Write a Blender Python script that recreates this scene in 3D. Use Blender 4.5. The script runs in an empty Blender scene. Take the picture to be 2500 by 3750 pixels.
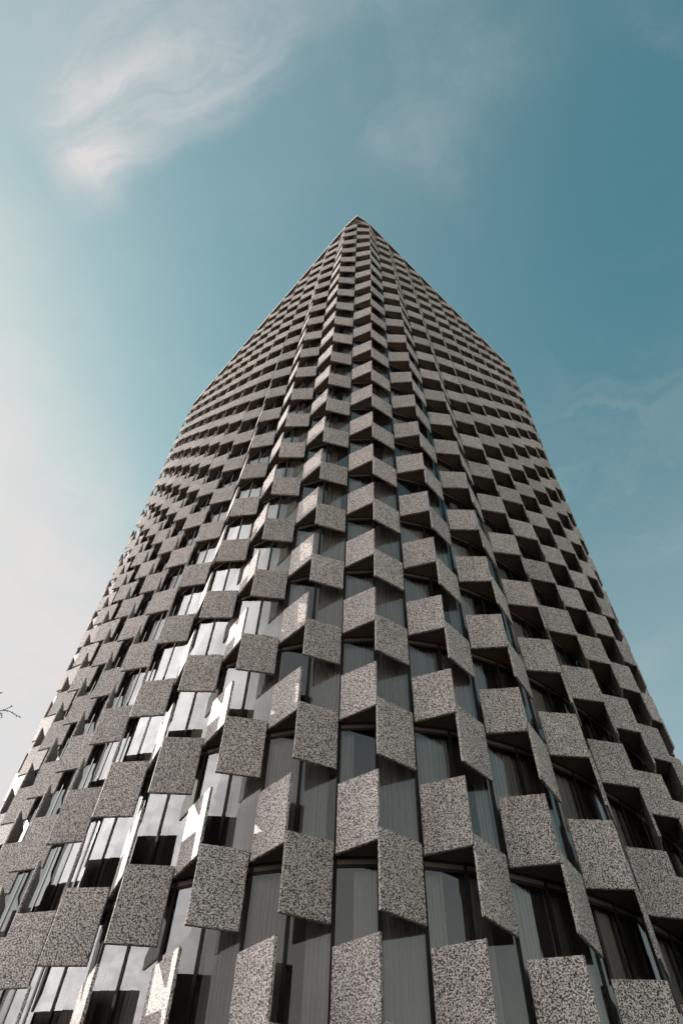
import bpy, bmesh, math, random
import numpy as np
R = math.radians
random.seed(7)
rng = np.random.default_rng(7)
C = bpy.context.scene.collection
sc = bpy.context.scene

# ------------------------------------------------------------------ camera (solved from the photograph)
F_PX, PITCH, ROLL, YAW = 2413.70, 1.02186, 0.05447, 0.87431
CAM = np.array([-19.75822, -23.77525, 1.6])
fw = np.array([math.cos(PITCH)*math.cos(YAW), math.cos(PITCH)*math.sin(YAW), math.sin(PITCH)])
_r = np.array([math.sin(YAW), -math.cos(YAW), 0.0]); _u = np.cross(_r, fw)
rt = math.cos(ROLL)*_r + math.sin(ROLL)*_u
up = -math.sin(ROLL)*_r + math.cos(ROLL)*_u
cam_d = bpy.data.cameras.new('camera'); cam = bpy.data.objects.new('camera', cam_d); C.objects.link(cam)
import mathutils
cam.matrix_world = mathutils.Matrix(((rt[0], up[0], -fw[0], CAM[0]), (rt[1], up[1], -fw[1], CAM[1]),
                                     (rt[2], up[2], -fw[2], CAM[2]), (0, 0, 0, 1)))
cam_d.sensor_fit = 'VERTICAL'; cam_d.sensor_height = 36.0
cam_d.lens = F_PX*36.0/3750.0
cam_d.clip_start = 0.1; cam_d.clip_end = 6000
sc.camera = cam

def project(p):
    d = np.asarray(p) - CAM
    w = d @ fw
    if w < 0.1: return None
    return np.array([1250 + F_PX*(d @ rt)/w, 1875 - F_PX*(d @ up)/w])

# ------------------------------------------------------------------ light and sky
SUN_AZ, SUN_EL = 117.0, 30.0
EXPOSURE = 1.1
sd = np.array([math.cos(R(SUN_EL))*math.cos(R(SUN_AZ)), math.cos(R(SUN_EL))*math.sin(R(SUN_AZ)), math.sin(R(SUN_EL))])
sun_d = bpy.data.lights.new('sun', 'SUN'); sun_d.energy = 2.8; sun_d.angle = R(0.5); sun_d.color = (1.0, 0.93, 0.85)
sun = bpy.data.objects.new('sun', sun_d); C.objects.link(sun)
sun.rotation_mode = 'QUATERNION'
sun.rotation_quaternion = mathutils.Vector(sd).to_track_quat('Z', 'Y')
sun.location = (0, 0, 150)

world = bpy.data.worlds.new("World"); sc.world = world; world.use_nodes = True
nt = world.node_tree; nt.nodes.clear()

class NB:
    """small node-building helper"""
    def __init__(s, tree): s.t = tree
    def n(s, kind, **kw):
        nd = s.t.nodes.new(kind)
        for k, v in kw.items():
            if k.startswith('i_'):
                nd.inputs[k[2:].replace('_', ' ')].default_value = v
            else: setattr(nd, k, v)
        return nd
    def l(s, a, b): s.t.links.new(a, b)
    def math(s, op, a, b=None, clamp=False):
        nd = s.t.nodes.new('ShaderNodeMath'); nd.operation = op; nd.use_clamp = clamp
        for i, v in enumerate((a, b)):
            if v is None: continue
            if isinstance(v, (int, float)): nd.inputs[i].default_value = v
            else: s.l(v, nd.inputs[i])
        return nd.outputs[0]
    def ramp(s, x, a, b, smooth=True):
        nd = s.t.nodes.new('ShaderNodeMapRange'); nd.interpolation_type = 'SMOOTHSTEP' if smooth else 'LINEAR'
        s.l(x, nd.inputs[0]); nd.inputs[1].default_value = a; nd.inputs[2].default_value = b
        return nd.outputs[0]
    def mixc(s, f, a, b, mode='MIX'):
        nd = s.t.nodes.new('ShaderNodeMix'); nd.data_type = 'RGBA'; nd.blend_type = mode
        for sock, v in ((nd.inputs[0], f), (nd.inputs[6], a), (nd.inputs[7], b)):
            if isinstance(v, (int, float)): sock.default_value = v
            elif isinstance(v, tuple): sock.default_value = v if len(v) == 4 else (*v, 1)
            else: s.l(v, sock)
        return nd.outputs[2]

w = NB(nt)
tc = w.n('ShaderNodeTexCoord')
sky = w.n('ShaderNodeTexSky', sky_type='NISHITA', sun_disc=False, sun_elevation=R(SUN_EL), sun_rotation=R(90-SUN_AZ),
          air_density=1.0, dust_density=1.2, ozone_density=1.6, altitude=110)
SKY_STRENGTH = 0.088
SKY_TINT = (0.50, 1.08, 0.76)
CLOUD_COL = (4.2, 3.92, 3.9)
FILL_HAZE_COL = (6.4, 5.85, 5.4)  # unseen horizon haze, brightened as added fill light on the panels
D = tc.outputs['Generated']
sepd = w.n('ShaderNodeSeparateXYZ'); w.l(D, sepd.inputs[0])
zc = w.math('MAXIMUM', sepd.outputs[2], 0.06)
px = w.math('DIVIDE', sepd.outputs[0], zc); py = w.math('DIVIDE', sepd.outputs[1], zc)
cmb = w.n('ShaderNodeCombineXYZ'); w.l(px, cmb.inputs[0]); w.l(py, cmb.inputs[1])
m = w.math
q0 = cmb.outputs[0]                                   # the sky dome flattened on a plane overhead
def noise(vec, scale, detail, rough, dist=0.0, seed=0.0, rot=0.0, stretch=(1, 1)):
    mp = w.n('ShaderNodeMapping', vector_type='TEXTURE'); w.l(vec, mp.inputs[0])
    mp.inputs['Rotation'].default_value = (0, 0, R(rot)); mp.inputs['Scale'].default_value = (stretch[0], stretch[1], 1)
    mp.inputs['Location'].default_value = (seed, seed*1.7, 0)
    nz = w.n('ShaderNodeTexNoise'); w.l(mp.outputs[0], nz.inputs['Vector'])
    nz.inputs['Scale'].default_value = scale; nz.inputs['Detail'].default_value = detail
    nz.inputs['Roughness'].default_value = rough; nz.inputs['Distortion'].default_value = dist
    return nz
def warp(vec, scale, amount, seed, detail=5):
    nz = noise(vec, scale, detail, 0.6, 0, seed)
    a = w.n('ShaderNodeVectorMath', operation='SUBTRACT'); w.l(nz.outputs['Color'], a.inputs[0]); a.inputs[1].default_value = (.5, .5, .5)
    b_ = w.n('ShaderNodeVectorMath', operation='SCALE'); w.l(a.outputs[0], b_.inputs[0]); b_.inputs['Scale'].default_value = amount
    c = w.n('ShaderNodeVectorMath', operation='ADD'); w.l(vec, c.inputs[0]); w.l(b_.outputs[0], c.inputs[1])
    return c.outputs[0]
def along(vec, n, off=0.0):
    d = w.n('ShaderNodeVectorMath', operation='DOT_PRODUCT'); w.l(vec, d.inputs[0]); d.inputs[1].default_value = (n[0], n[1], 0)
    return m('SUBTRACT', d.outputs['Value'], off)
def blob(vec, c, r0, r1):
    d = w.n('ShaderNodeVectorMath', operation='DISTANCE'); w.l(vec, d.inputs[0]); d.inputs[1].default_value = (c[0], c[1], 0)
    return w.ramp(d.outputs['Value'], r1, r0)
qw = warp(warp(q0, 4.0, 0.13, 6.6, 2), 14.0, 0.03, 2.3, 4)
qs = warp(q0, 7.0, 0.20, 5.1)
fib = w.ramp(noise(qw, 17, 7, 0.55, 0.5, 1.7, -62, (6.0, 1)).outputs[0], 0.30, 0.75)
soft = w.ramp(noise(q0, 5, 6, 0.55, 0.3, 4.2).outputs[0], 0.30, 0.70)
ed = (0.367, -0.930); en = (-0.930, -0.367)            # along the cirrus band / across it, to its soft side
t_al = along(qw, ed, -0.339); t_ac = along(qw, en, 0.109)
band = m('MULTIPLY', m('MULTIPLY', w.ramp(t_al, -0.10, 0.05), w.ramp(t_al, 0.50, 0.05)),
         m('MULTIPLY', w.ramp(t_ac, -0.06, 0.03), w.ramp(t_ac, 0.22, 0.0)))
cirrus = m('MULTIPLY', band, m('ADD', m('MULTIPLY', fib, 0.62), 0.20))
core_ = m('MULTIPLY', blob(qw, (-0.228, 0.285), 0.0, 0.095), m('ADD', m('MULTIPLY', fib, 0.20), 0.16))
patch = m('MULTIPLY', blob(qs, (0.085, -0.02), -0.02, 0.13), m('ADD', m('MULTIPLY', fib, 0.16), 0.03))
field = m('MULTIPLY', m('MULTIPLY', w.ramp(noise(qs, 6, 7, 0.6, 0.8, 7.7, -50, (3.5, 1)).outputs[0], 0.42, 0.80), w.ramp(noise(q0, 2.2, 2, 0.5, 0.4, 12.3).outputs[0], 0.42, 0.62)), 0.11)
patch2 = m('MULTIPLY', blob(qs, (0.02, -0.17), 0.0, 0.16), m('MULTIPLY', soft, 0.16))
bank_t = along(warp(warp(q0, 2.6, 0.22, 9.4, 3), 9.0, 0.09, 3.4, 6), (-0.60, 0.80))
bank = m('MULTIPLY', w.ramp(bank_t, 0.42, 0.76), m('ADD', m('MULTIPLY', w.ramp(noise(qs, 7, 7, 0.6, 0.5, 2.9).outputs[0], 0.32, 0.68), 0.36), 0.60))
thin = m('MULTIPLY', w.ramp(along(q0, (-0.76, 0.65)), -0.55, 0.28), 0.19)
sunward = m('MULTIPLY', w.ramp(along(q0, (-0.76, 0.65)), 0.15, 0.55), 0.22)
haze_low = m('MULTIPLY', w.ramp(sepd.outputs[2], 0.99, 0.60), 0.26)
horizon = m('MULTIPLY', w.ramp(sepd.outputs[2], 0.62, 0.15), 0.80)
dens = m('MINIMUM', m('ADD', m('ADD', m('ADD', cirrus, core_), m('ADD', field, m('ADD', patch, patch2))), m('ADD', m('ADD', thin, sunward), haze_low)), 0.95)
tint = w.mixc(1.0, sky.outputs[0], SKY_TINT, 'MULTIPLY')
vd = w.n('ShaderNodeVectorMath', operation='DOT_PRODUCT'); w.l(D, vd.inputs[0]); vd.inputs[1].default_value = (math.cos(R(30))*math.cos(R(148)), math.cos(R(30))*math.sin(R(148)), math.sin(R(30)))   # unseen boost of the bank, added to brighten the window reflections
added_glow = w.ramp(vd.outputs['Value'], math.cos(R(34)), math.cos(R(12)))
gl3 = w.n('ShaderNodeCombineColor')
for k_ in range(3): w.l(m('ADD', m('MULTIPLY', added_glow, 6.0), 1.0), gl3.inputs[k_])
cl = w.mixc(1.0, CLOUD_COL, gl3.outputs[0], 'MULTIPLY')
col = w.mixc(bank, w.mixc(horizon, w.mixc(dens, tint, CLOUD_COL), FILL_HAZE_COL), cl)
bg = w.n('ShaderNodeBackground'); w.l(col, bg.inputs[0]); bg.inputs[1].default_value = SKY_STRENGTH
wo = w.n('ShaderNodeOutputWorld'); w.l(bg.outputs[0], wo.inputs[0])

sc.view_settings.view_transform = 'Standard'; sc.view_settings.look = 'None'
sc.view_settings.exposure = EXPOSURE; sc.view_settings.gamma = 1.0; sc.view_settings.use_curve_mapping = False
sc.render.engine = 'CYCLES'
sc.cycles.use_denoising = True
try: sc.cycles.denoiser = 'OPENIMAGEDENOISE'
except Exception: pass
sc.cycles.max_bounces = 8; sc.cycles.transparent_max_bounces = 12
sc.cycles.caustics_reflective = False; sc.cycles.caustics_refractive = False
sc.cycles.sample_clamp_indirect = 8

# ------------------------------------------------------------------ materials
def mat(name):
    mt = bpy.data.materials.new(name); mt.use_nodes = True
    return mt, NB(mt.node_tree), mt.node_tree.nodes['Principled BSDF']
def plain(name, col, rough=0.6, spec=0.3, noise=0.12, scale=3.0, metal=0.0):
    mt, b, p = mat(name)
    nz = b.n('ShaderNodeTexNoise'); g = b.n('ShaderNodeNewGeometry'); b.l(g.outputs['Position'], nz.inputs['Vector'])
    nz.inputs['Scale'].default_value = scale; nz.inputs['Detail'].default_value = 5
    k = b.ramp(nz.outputs[0], 0.3, 0.7)
    lo = tuple(c*(1-noise) for c in col); hi = tuple(min(1, c*(1+noise)) for c in col)
    b.l(b.mixc(k, lo, hi), p.inputs['Base Color'])
    p.inputs['Roughness'].default_value = rough; p.inputs['Specular IOR Level'].default_value = spec; p.inputs['Metallic'].default_value = metal
    return mt

def terrazzo():
    mt, b, p = mat('terrazzo')
    g = b.n('ShaderNodeNewGeometry')
    n1 = b.n('ShaderNodeTexNoise'); b.l(g.outputs['Position'], n1.inputs['Vector'])
    n1.inputs['Scale'].default_value = 31; n1.inputs['Detail'].default_value = 3.0; n1.inputs['Roughness'].default_value = 0.6
    n1.inputs['Distortion'].default_value = 0.0
    n2 = b.n('ShaderNodeTexNoise'); b.l(g.outputs['Position'], n2.inputs['Vector'])
    n2.inputs['Scale'].default_value = 55; n2.inputs['Detail'].default_value = 2
    n3 = b.n('ShaderNodeTexNoise'); b.l(g.outputs['Position'], n3.inputs['Vector'])
    n3.inputs['Scale'].default_value = 0.9; n3.inputs['Detail'].default_value = 4
    chips = b.ramp(n1.outputs[0], 0.478, 0.508)                     # 1 = pale matrix, 0 = dark chip
    small = b.ramp(n2.outputs[0], 0.36, 0.42)
    chips = b.math('MULTIPLY', chips, small)
    at = b.n('ShaderNodeAttribute', attribute_name='tone')
    tone = b.math('ADD', b.math('MULTIPLY', at.outputs['Fac'], 0.26), 0.88)
    tone = b.math('MULTIPLY', tone, b.math('ADD', b.math('MULTIPLY', n3.outputs[0], 0.3), 0.85))
    mp = b.n('ShaderNodeMapping'); b.l(g.outputs['Position'], mp.inputs[0]); mp.inputs['Scale'].default_value = (7, 7, 0.7)
    n4 = b.n('ShaderNodeTexNoise'); b.l(mp.outputs[0], n4.inputs['Vector']); n4.inputs['Scale'].default_value = 1.0; n4.inputs['Detail'].default_value = 4
    tone = b.math('MULTIPLY', tone, b.math('ADD', b.math('MULTIPLY', b.ramp(n4.outputs[0], 0.52, 0.78), -0.22), 1.0))     # rain streaks
    pale = b.mixc(b.ramp(n2.outputs[0], 0.35, 0.7), TZ_A, TZ_B)
    dark = b.mixc(b.ramp(n3.outputs[0], 0.3, 0.7), (0.036, 0.032, 0.029), (0.055, 0.045, 0.038))
    c = b.mixc(chips, dark, pale)
    tn = b.n('ShaderNodeCombineColor')
    for i in range(3): b.l(tone, tn.inputs[i])
    c = b.mixc(1.0, c, tn.outputs[0], 'MULTIPLY')
    b.l(c, p.inputs['Base Color']); p.inputs['Roughness'].default_value = 0.55; p.inputs['Specular IOR Level'].default_value = 0.3
    return mt
TZ_A = (0.57, 0.515, 0.478); TZ_B = (0.70, 0.645, 0.61)

def glass():
    mt = bpy.data.materials.new('window_glass'); mt.use_nodes = True
    t = mt.node_tree; t.nodes.clear(); b = NB(t)
    tr = b.n('ShaderNodeBsdfTransparent'); tr.inputs[0].default_value = (0.87, 0.88, 0.86, 1)
    gl = b.n('ShaderNodeBsdfGlossy'); gl.inputs['Color'].default_value = (0.92, 0.95, 0.95, 1); gl.inputs['Roughness'].default_value = 0.012
    g = b.n('ShaderNodeNewGeometry')
    nz = b.n('ShaderNodeTexNoise'); b.l(g.outputs['Position'], nz.inputs['Vector']); nz.inputs['Scale'].default_value = 0.8; nz.inputs['Detail'].default_value = 1
    bp = b.n('ShaderNodeBump'); bp.inputs['Strength'].default_value = 0.06; bp.inputs['Distance'].default_value = 0.08
    b.l(nz.outputs[0], bp.inputs['Height']); b.l(bp.outputs[0], gl.inputs['Normal'])
    fr = b.n('ShaderNodeFresnel'); fr.inputs['IOR'].default_value = 1.8
    k = b.math('ADD', b.math('MULTIPLY', fr.outputs[0], 1.2), 0.0, clamp=True)
    mx = b.n('ShaderNodeMixShader'); b.l(k, mx.inputs[0]); b.l(tr.outputs[0], mx.inputs[1]); b.l(gl.outputs[0], mx.inputs[2])
    o = b.n('ShaderNodeOutputMaterial'); b.l(mx.outputs[0], o.inputs[0])
    return mt

def curtain_mat():
    mt = bpy.data.materials.new('curtain_cloth'); mt.use_nodes = True
    t = mt.node_tree; t.nodes.clear(); b = NB(t)
    at = b.n('ShaderNodeAttribute', attribute_name='tone')
    c = b.mixc(at.outputs['Fac'], (0.52, 0.515, 0.50), (0.82, 0.81, 0.79))
    df = b.n('ShaderNodeBsdfDiffuse'); tl = b.n('ShaderNodeBsdfTranslucent')
    b.l(c, df.inputs[0]); b.l(c, tl.inputs[0])
    mx = b.n('ShaderNodeMixShader'); mx.inputs[0].default_value = 0.3
    b.l(df.outputs[0], mx.inputs[1]); b.l(tl.outputs[0], mx.inputs[2])
    o = b.n('ShaderNodeOutputMaterial'); b.l(mx.outputs[0], o.inputs[0])
    return mt

M = dict(terrazzo=terrazzo(), glass=glass(), curtain=curtain_mat(),
         frame=plain('dark_frame', (0.018, 0.017, 0.016), 0.65, 0.12),
         bronze=plain('bronze_strip', (0.105, 0.082, 0.066), 0.5, 0.4),
         soffit=plain('brown_soffit', (0.125, 0.100, 0.082), 0.7, 0.2, 0.08, 1.5),
         ceiling=plain('ceiling_plaster', (0.42, 0.41, 0.39), 0.9, 0.1, 0.04),
         carpet=plain('floor_covering', (0.16, 0.14, 0.12), 0.9, 0.1),
         wall=plain('interior_plaster', (0.46, 0.44, 0.41), 0.9, 0.1, 0.05),
         roof=plain('roof_concrete', (0.70, 0.62, 0.56), 0.8, 0.2, 0.12),
         grille=plain('grille_metal', (0.06, 0.053, 0.048), 0.5, 0.4),
         bark=plain('bark', (0.035, 0.028, 0.024), 0.9, 0.1, 0.4, 12))

# ------------------------------------------------------------------ mesh builder
class MB:
    def __init__(s): s.v = []; s.f = []; s.m = []; s.t = []
    def face(s, pts, mi=0, tone=0.5):
        i = len(s.v); s.v += [tuple(map(float, p)) for p in pts]; s.f.append(tuple(range(i, i+len(pts)))); s.m.append(mi); s.t.append(tone)
    def hexa(s, a, b_, mi=0, tone=0.5):
        """solid between quads a and b_ (same order)"""
        i = len(s.v); s.v += [tuple(map(float, p)) for p in a] + [tuple(map(float, p)) for p in b_]
        fs = [(0, 1, 2, 3), (7, 6, 5, 4), (0, 4, 5, 1), (1, 5, 6, 2), (2, 6, 7, 3), (3, 7, 4, 0)]
        for f in fs: s.f.append(tuple(i+k for k in f)); s.m.append(mi); s.t.append(tone)
    def slab(s, f, g, c=0.014, tone=0.5):
        """panel with a chamfered front face: f front quad, g back quad (bl, br, tr, tl)"""
        f = [np.array(p, float) for p in f]; g = [np.array(p, float) for p in g]
        mid = [a + (b_-a)*(c/np.linalg.norm(b_-a)) for a, b_ in zip(f, g)]
        ex_ = (f[1]-f[0]); ex_ /= np.linalg.norm(ex_); ez = (f[3]-f[0]); ez /= np.linalg.norm(ez)
        ins = [f[0]+ex_*c+ez*c, f[1]-ex_*c+ez*c, f[2]-ex_*c-ez*c, f[3]+ex_*c-ez*c]
        i = len(s.v); s.v += [tuple(map(float, p)) for p in ins+mid+g]
        fs = [(0, 1, 2, 3), (11, 10, 9, 8)]
        for k in range(4):
            n_ = (k+1) % 4
            fs += [(k, 4+k, 4+n_, n_), (4+k, 8+k, 8+n_, 4+n_)]
        for q in fs: s.f.append(tuple(i+k for k in q)); s.m.append(0); s.t.append(tone)
    def grid(s, rows, mi=0, tone=0.5):
        i = len(s.v); nr = len(rows); nc = len(rows[0])
        for r in rows: s.v += [tuple(map(float, p)) for p in r]
        for a in range(nr-1):
            for c in range(nc-1):
                k = i+a*nc+c
                s.f.append((k, k+1, k+nc+1, k+nc)); s.m.append(mi); s.t.append(tone)
    def tube(s, pts, rad, n=6, mi=0):
        rings = []; pts = [np.asarray(p, float) for p in pts]
        for q, p in enumerate(pts):
            d = pts[min(q+1, len(pts)-1)] - pts[max(q-1, 0)]; d /= np.linalg.norm(d)
            a = np.cross(d, [0.31, 0.2, 0.93]); a /= np.linalg.norm(a); c = np.cross(d, a)
            rings.append([p + rad[q]*(math.cos(2*math.pi*k/n)*a + math.sin(2*math.pi*k/n)*c) for k in range(n+1)])
        s.grid(rings, mi)
    def build(s, name, mats, parent=None):
        me = bpy.data.meshes.new(name); me.from_pydata(s.v, [], s.f)
        for x in mats: me.materials.append(M[x])
        me.polygons.foreach_set('material_index', s.m)
        a = me.attributes.new('tone', 'FLOAT', 'FACE'); a.data.foreach_set('value', s.t)
        me.update()
        o = bpy.data.objects.new(name, me); C.objects.link(o); o.parent = parent
        return o

def fix_normals(o):
    bm = bmesh.new(); bm.from_mesh(o.data); bmesh.ops.recalc_face_normals(bm, faces=bm.faces); bm.to_mesh(o.data); bm.free()
def tag(o, label=None, cat=None, group=None, kind=None):
    for k, v in (('label', label), ('category', cat), ('group', group), ('kind', kind)):
        if v: o[k] = v
    return o

# ------------------------------------------------------------------ the tower: an oval plan that sharpens to a rectangle at the roof
HX, HY = 13.17474, 15.98171            # half sizes of the plan
NR, NL = 10, 12                        # pairs of panels along half perimeter
NV = 4*(NR+NL)                         # plan vertices: even = inner, odd = outer edge of a panel pair
GAM, SMAX = 0.9214, 0.97
DEP0, DEP1 = 0.67803, 0.40766
Z0 = 79.4601 + 1.6                     # top of the uppermost panel row above ground
ZROOF = Z0 + 1.014
HF = 3.4
NJ = 23
_cache = {}
def curve(z):
    key = round(z, 4)
    if key in _cache: return _cache[key]
    s = max(0.0, min(1.0, z/ZROOF))
    e = 1 - s**GAM*SMAX
    th = np.linspace(0, np.pi/2, 1500); th = th - np.sin(4*th)/4*0.95
    c = np.clip(np.cos(th), 0, 1); c[-1] = 0; sn = np.clip(np.sin(th), 0, 1)
    x = HX*c**e; y = HY*sn**e
    d = np.r_[0, np.cumsum(np.hypot(np.diff(x), np.diff(y)))]
    pts = np.zeros((NV, 2))
    for mi in range(NV):
        mm = mi if mi < NV//2 else mi - NV
        q = (mm+NL)/(NR+NL); k = int(math.floor(q)); f = q-k
        if k % 2: f = 1-f
        X = np.interp(f*d[-1], d, x); Y = np.interp(f*d[-1], d, y)
        sx = -1 if k in (0, -1) else 1; sy = -1 if k in (0, 1) else 1
        pts[mi] = (sx*X, sy*Y)
    t = np.roll(pts, -1, 0) - np.roll(pts, 1, 0)
    n = np.stack([t[:, 1], -t[:, 0]], 1); n /= np.linalg.norm(n, axis=1, keepdims=True)
    dep = DEP0*(1-s) + DEP1*s
    zig = pts + n*(dep*(np.arange(NV) % 2))[:, None]
    _cache[key] = (pts, n, zig)
    return _cache[key]
def ring(z, off): p, n, _ = curve(z); return p + n*off
def lev(j):
    """(top, bottom) of the two interleaved panel rows of storey j"""
    hl = float(np.interp(j, [0, 15, 17, 18, 19, 20], [1.5, 1.5, 1.54, 1.61, 1.64, 1.86]))
    hr = float(np.interp(j, [0, 15, 17, 18, 19, 20], [1.5, 1.5, 1.54, 1.61, 1.88, 1.87]))
    ov = float(np.interp(j, [3, 10], [0.0, 0.3]))
    z = Z0 - HF*j - (0.28 if j >= 20 else 0) - 0.46*max(0, min(j, 22)-20)
    r = z - (hl-ov)
    return (z, z-hl), (r, r-hr)

tower = bpy.data.objects.new('tower_block', None); C.objects.link(tower)
tag(tower, 'tall tower clad in zigzag speckled grey terrazzo panels, rising to a sharp roof corner', 'tower')

def quad_area(pts):
    q = [project(p) for p in pts]
    if any(x is None for x in q): return 0
    a = 0
    for i in range(len(q)):
        b_ = q[(i+1) % len(q)]; a += q[i][0]*b_[1]-b_[0]*q[i][1]
    cx = sum(x[0] for x in q)/len(q); cy = sum(x[1] for x in q)/len(q)
    ins = 0 < cx < 2500 and 0 < cy < 3750
    return (abs(a)/2 if ins else 0)

TH = 0.075
panels = []
for j in range(NJ):
    rows = lev(j)
    for mi in range(NV):
        zt, zb = rows[mi % 2]
        if zb < 0.4: continue
        zm = (zt+zb)/2
        jit = rng.normal(0, 0.008, 2); dz = rng.normal(0, 0.006); zt += dz; zb += dz
        edge = []
        for z in (zb, zt):
            zig = curve(z)[2]
            a = zig[mi].copy(); b_ = zig[(mi+1) % NV].copy()
            d = b_-a; L = np.linalg.norm(d); d /= L; n = np.array([d[1], -d[0]])
            edge.append((a + d*0.018 + n*jit[0], b_ - d*0.018 + n*jit[1]))
        (a0, b0), (a1, b1) = edge
        f = [(*a0, zb), (*b0, zb), (*b1, zt), (*a1, zt)]
        g = [(*(q-n*TH), z) for q, z in ((a0, zb), (b0, zb), (b1, zt), (a1, zt))]
        mid = np.array([*((a0+b1)/2), zm])
        facing = (CAM-mid)[:2] @ n
        area = quad_area(f) if facing > 0 else 0
        panels.append((area, f, g, float(rng.random())))
panels.sort(key=lambda t: -t[0])
rest = MB()
for i, (area, f, g, tone) in enumerate(panels):
    if i < 100:
        mb = MB(); mb.slab(f, g, 0.014, tone); o = mb.build('facade_panel', ['terrazzo'], tower)
        fix_normals(o)
    else: rest.slab(f, g, 0.014, tone)
o = rest.build('facade_panel', ['terrazzo'], tower); fix_normals(o); tag(o, kind='stuff')

# floor slabs: brown soffit outside the glass line, plaster inside
INS = 0.20
ZS = [lev(j)[0][1]+0.05 for j in range(NJ)]                    # underside of each slab
ZT = [max(lev(j)[1][0]-0.03, ZS[j]+0.10) for j in range(NJ)]   # top of each slab
for j in range(NJ):
    zb, zt = ZS[j], ZT[j]
    if zb < 1: continue
    out = curve(zb)[2] - curve(zb)[1]*(TH+0.035)
    gl = ring(zb, -INS); core = ring(zb, 0)*0.62
    mb = MB()
    for i in range(NV):
        k = (i+1) % NV
        mb.face([(*out[k], zb), (*out[i], zb), (*gl[i], zb), (*gl[k], zb)], 0)
        mb.face([(*gl[k], zb), (*gl[i], zb), (*core[i], zb), (*core[k], zb)], 1)
        mb.face([(*out[i], zt), (*out[k], zt), (*core[k], zt), (*core[i], zt)], 2)
        mb.face([(*out[i], zb), (*out[k], zb), (*out[k], zt), (*out[i], zt)], 0)
    mb.build('floor_slab', ['soffit', 'ceiling', 'carpet'], tower)

# rooms: core wall and cross walls
mb = MB()
for j in range(NJ):
    zt = ZS[j]; zb = ZT[j+1] if j+1 < NJ else 0.02
    if zb < 0.02: zb = 0.02
    a, b_ = ring(zt, 0), ring(zb, 0)
    for i in range(NV):
        k = (i+1) % NV
        mb.face([(*(b_[i]*0.62), zb), (*(b_[k]*0.62), zb), (*(a[k]*0.62), zt), (*(a[i]*0.62), zt)])
        if (i + 2*j) % 4 == 0:
            ai, bi = ring(zt, -INS-.12)[i], ring(zb, -INS-.12)[i]
            mb.face([(*bi, zb), (*(b_[i]*0.62), zb), (*(a[i]*0.62), zt), (*ai, zt)])
mb.build('interior_wall', ['wall'], tower)

# windows: dark frame with a bronze vent strip at the head, pane, curtain
def lerp3(a, b_, t): return a + (b_-a)*t
def window_parts(j, i):
    zt = ZS[j]-0.004; zb = (ZT[j+1] if j+1 < NJ else 0.02)+0.004
    k = (i+1) % NV
    A, B = ring(zt, -INS), ring(zb, -INS)
    tl, trr, bl, br = (np.array([*A[i], zt]), np.array([*A[k], zt]), np.array([*B[i], zb]), np.array([*B[k], zb]))
    dx = trr-tl; W = np.linalg.norm(dx); n = np.array([dx[1], -dx[0], 0])/W
    def P(u, v):                       # u 0..1 across, v metres below the head
        t = v/(zt-zb)
        return lerp3(lerp3(tl, bl, t), lerp3(trr, br, t), u)
    H = zt-zb
    fr = MB()
    def bar(u0, u1, v0, v1, d0, d1, mi=0):
        q = [P(u0, v1), P(u1, v1), P(u1, v0), P(u0, v0)]
        fr.hexa([p+n*d1 for p in q], [p-n*d0 for p in q], mi)
    e = 0.045/W
    bar(0.002, e, 0, H, .06, .018); bar(1-e, 0.998, 0, H, .06, .018)
    bar(e, 1-e, 0, .07, .05, .015); bar(e, 1-e, .073, .185, .05, .006, 1); bar(e, 1-e, .188, .27, .05, .015)
    bar(e, 1-e, H-.09, H, .05, .015)
    pane = MB(); q = [P(e, H-.09), P(1-e, H-.09), P(1-e, .27), P(e, .27)]
    pane.face(q, 0)
    cu = MB()
    mode = rng.random()
    if mode < 0.09: spans = []
    elif mode < 0.66: spans = [(e*.7, 1-e*.7, 1.0)]
    elif mode < 0.83: spans = [(e, 0.30+0.55*rng.random(), 1.5)]
    else: spans = [(0.30+0.4*rng.random(), 1-e, 1.5)]
    tone = 0.25+0.75*rng.random()
    for (u0, u1, amp) in spans:
        N = max(24, int(100*(u1-u0))) if (i in DETAIL and j > 13) else max(8, int((36 if i in DETAIL else 14)*(u1-u0)))
        ph = rng.random()*6; fq = 9+4*rng.random()
        us = np.linspace(u0, u1, N); top = []; bot = []
        for u in us:
            d = -0.26 + amp*(0.10*(abs(math.sin(ph+u*W*fq*(2.6 if N > 23 else 1.1) + .7*math.sin(u*9+ph)))-.5)) + 0.012*math.sin(u*41+ph*3)
            top.append(P(u, .20)+n*d); bot.append(P(u, H-.02)+n*(d+0.012*math.sin(u*17+ph)))
        cu.grid([bot, top], 0, tone)
    return fr, pane, cu, q, n
DETAIL = set(list(range(0, 24)) + list(range(NV-24, NV)))
wins = []
for j in range(NJ):
    for i in range(NV):
        fr, pane, cu, q, n = window_parts(j, i)
        mid = sum(q)/4
        area = quad_area(q) if (CAM-mid) @ n > 0 else 0
        zc_ = mid[2]
        wins.append((area, fr, pane, cu))
wins.sort(key=lambda t: -t[0])
rest = MB()
def merge(dst, src, mi):
    k = len(dst.v); dst.v += src.v; dst.f += [tuple(a+k for a in f) for f in src.f]
    dst.m += [mi[x] for x in src.m]; dst.t += src.t
for q, (area, fr, pane, cu) in enumerate(wins):
    if q < 100:
        f = fr.build('window', ['frame', 'bronze'], tower); fix_normals(f)
        pane.build('pane', ['glass'], f)
        if cu.v:
            c = cu.build('curtain', ['curtain'], f)
            for p in c.data.polygons: p.use_smooth = True
    else:
        merge(rest, fr, {0: 0, 1: 1}); merge(rest, pane, {0: 2}); merge(rest, cu, {0: 3})
o = rest.build('window', ['frame', 'bronze', 'glass', 'curtain'], tower); tag(o, kind='stuff')

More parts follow.
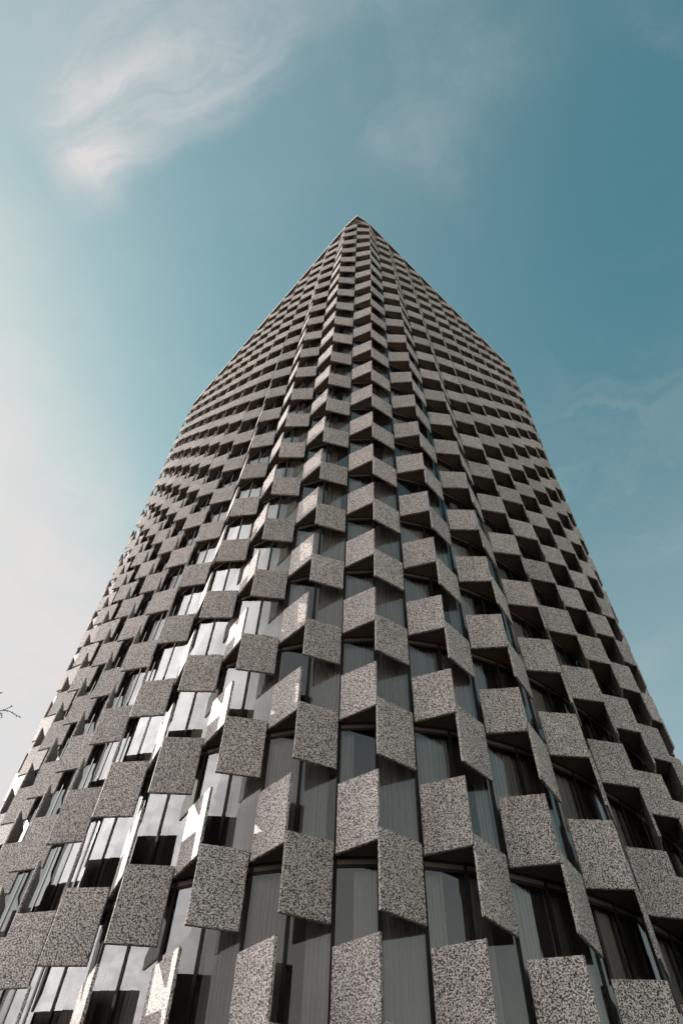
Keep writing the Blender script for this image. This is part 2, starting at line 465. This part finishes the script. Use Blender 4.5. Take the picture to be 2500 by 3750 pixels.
# roof: thin slab on a band of upright slats behind the top panels
mb = MB()
zt, zb = ZROOF, ZROOF-0.46
o1 = ring(ZROOF-0.01, 0.30)
for i in range(NV):
    k = (i+1) % NV
    mb.face([(*o1[i], zb), (*o1[k], zb), (*o1[k], zt), (*o1[i], zt)])
mb.face([(*o1[i], zt) for i in range(NV)]); mb.face([(*o1[i], zb) for i in range(NV)][::-1], 1)
o = mb.build('roof_slab', ['roof', 'grille'], tower); fix_normals(o)
mb = MB()
zb2 = ZT[0]
o2 = ring(ZROOF-0.01, 0.0); o3 = ring(ZROOF-0.01, -0.5)
for i in range(NV):
    k = (i+1) % NV
    d = o2[k]-o2[i]; L = np.linalg.norm(d); d /= L; n = np.array([d[1], -d[0]])
    for t in np.linspace(0.08, 0.92, 6):
        c = o2[i]+d*L*t; h = 0.035
        q = [c-d*h+n*.06, c+d*h+n*.06, c+d*h-n*.06, c-d*h-n*.06]
        mb.hexa([(*p, zb2) for p in q], [(*p, zb-.001) for p in q], 0)
    mb.face([(*o3[i], zb2), (*o3[k], zb2), (*o3[k], zb-.002), (*o3[i], zb-.002)], 1)
mb.build('roof_grille', ['bronze', 'grille'], tower)

# ------------------------------------------------------------------ ground
mt, b, p = mat('paving')
g = b.n('ShaderNodeNewGeometry')
br = b.n('ShaderNodeTexBrick'); b.l(g.outputs['Position'], br.inputs['Vector'])
br.inputs['Scale'].default_value = 1.0; br.inputs['Color1'].default_value = (0.48, 0.41, 0.345, 1); br.inputs['Color2'].default_value = (0.42, 0.36, 0.30, 1)
br.inputs['Mortar'].default_value = (0.16, 0.15, 0.14, 1); br.inputs['Mortar Size'].default_value = 0.012
b.l(br.outputs[0], p.inputs['Base Color']); p.inputs['Roughness'].default_value = 0.85
M['paving'] = mt
mb = MB(); S = 2500
mb.grid([[(x, y, 0) for x in (-S, -60, 60, S)] for y in (S, 60, -60, -S)][::-1])
o = mb.build('ground', ['paving']); tag(o, kind='structure')
M['dark_ground'] = plain('dark_ground', (0.052, 0.047, 0.042), 0.9, 0.2, 0.25, 0.6)
mb = MB(); mb.face([(60*math.cos(2*math.pi*k/96), 60*math.sin(2*math.pi*k/96), 0.004) for k in range(96)])  # unseen dark disc, added to cut bounce light on the lower floors
o = mb.build('added_dark_disc', ['dark_ground']); tag(o, kind='structure')

# ------------------------------------------------------------------ bare tree beside the viewer, a few twig tips reach into the picture
def ray(x, y, dist):
    d = fw*F_PX + rt*(x-1250) - up*(y-1875)
    d = d/np.linalg.norm(d[:2])
    return CAM + d*dist
def in_view(p, pad=60):
    q = project(p)
    return q is not None and -pad < q[0] < 2560 and -200 < q[1] < 3900
tree = bpy.data.objects.new('bare_tree', None); C.objects.link(tree)
base = np.array([-24.6, -16.4, 0.0]); tree.location = base
tag(tree, 'leafless dark tree at the left edge, twig tips against pale cloud', 'tree')
tr_ = MB()
top = base + np.array([-.3, .2, 6.2])
spine = [base, base+[.05, .02, 1.6], base+[-.05, .1, 3.2], base+[-.2, .15, 4.8], top]
loc = lambda q: np.asarray(q)-base
tr_.tube([loc(q) for q in spine], [.17, .14, .125, .10, .075], 10)
tr_.build('trunk', ['bark'], tree)
cr = MB()
def twig(p0, d, L, r, depth):
    pts = [p0]; d = d/np.linalg.norm(d); n = 6
    for k in range(n):
        d = d + rng.normal(0, .16, 3) + np.array([0, 0, .03]); d /= np.linalg.norm(d)
        q = pts[-1] + d*L/n
        if in_view(q): break
        pts.append(q)
    if len(pts) < 2: return
    cr.tube([loc(q) for q in pts], [r*(1-.75*k/(len(pts)-1)) for k in range(len(pts))], 6 if r > .015 else 4)
    if depth == 0: return
    for k in range(1, len(pts)):
        for _ in range(2 if depth > 1 else 1):
            dd = pts[k]-pts[k-1]; dd /= np.linalg.norm(dd)
            twig(pts[k], dd + rng.normal(0, .62, 3), L*rng.uniform(.4, .65), r*.5*(1-.5*k/len(pts)), depth-1)
for k in range(9):
    a = k*2.4; h = rng.uniform(2.8, 6.1)
    q = np.array([np.interp(h, [0, 1.6, 3.2, 4.8, 6.2], [s_[c] for s_ in spine]) for c in range(2)] + [h])
    twig(q, np.array([math.cos(a), math.sin(a), .9]), rng.uniform(2.2, 3.4), .05, 3)
# the limb that reaches into the picture
tip = lambda x, y: ray(x, y, 9.0)
limb = [spine[3], base+[1.2, .35, 5.8], base+[2.6, .6, 6.6], tip(-260, 2650), tip(-60, 2610), tip(0, 2603)]
cr.tube([loc(q) for q in limb], [.06, .045, .030, .014, .0075, .0065], 8)
def poly(px_, r0, r1):
    pts = [tip(x, y) for x, y in px_]
    cr.tube([loc(q) for q in pts], list(np.linspace(r0, r1, len(pts))), 6)
    for k in range(1, len(pts)):                                     # buds
        a = pts[k]; d = rng.normal(0, 1, 3); d /= np.linalg.norm(d)
        cr.tube([loc(a-d*.006), loc(a+d*.016), loc(a+d*.026)], [.0055, .0062, .002], 5)
poly([(0, 2603), (15, 2601.5), (27, 2602), (40, 2607), (48, 2612), (55, 2615), (62, 2620), (71, 2624), (76, 2627)], .0062, .0038)
poly([(15, 2601.5), (21, 2597.5), (30, 2593), (36, 2591), (40, 2588), (45, 2586.5)], .0048, .0034)
poly([(-60, 2590), (-20, 2605), (0, 2607), (4, 2613), (5, 2618), (8, 2622), (9, 2627)], .005, .0034)
poly([(-120, 2575), (-50, 2560), (0, 2541), (4, 2538.5), (9, 2536.5)], .0055, .0038)
cr.tube([loc(q) for q in (tip(-260, 2650), tip(-190, 2600), tip(-120, 2575))], [.016, .012, .009], 6)
cr.tube([loc(q) for q in (tip(-160, 2630), tip(-110, 2605), tip(-60, 2590))], [.012, .010, .008], 6)
cr.build('crown', ['bark'], tree)
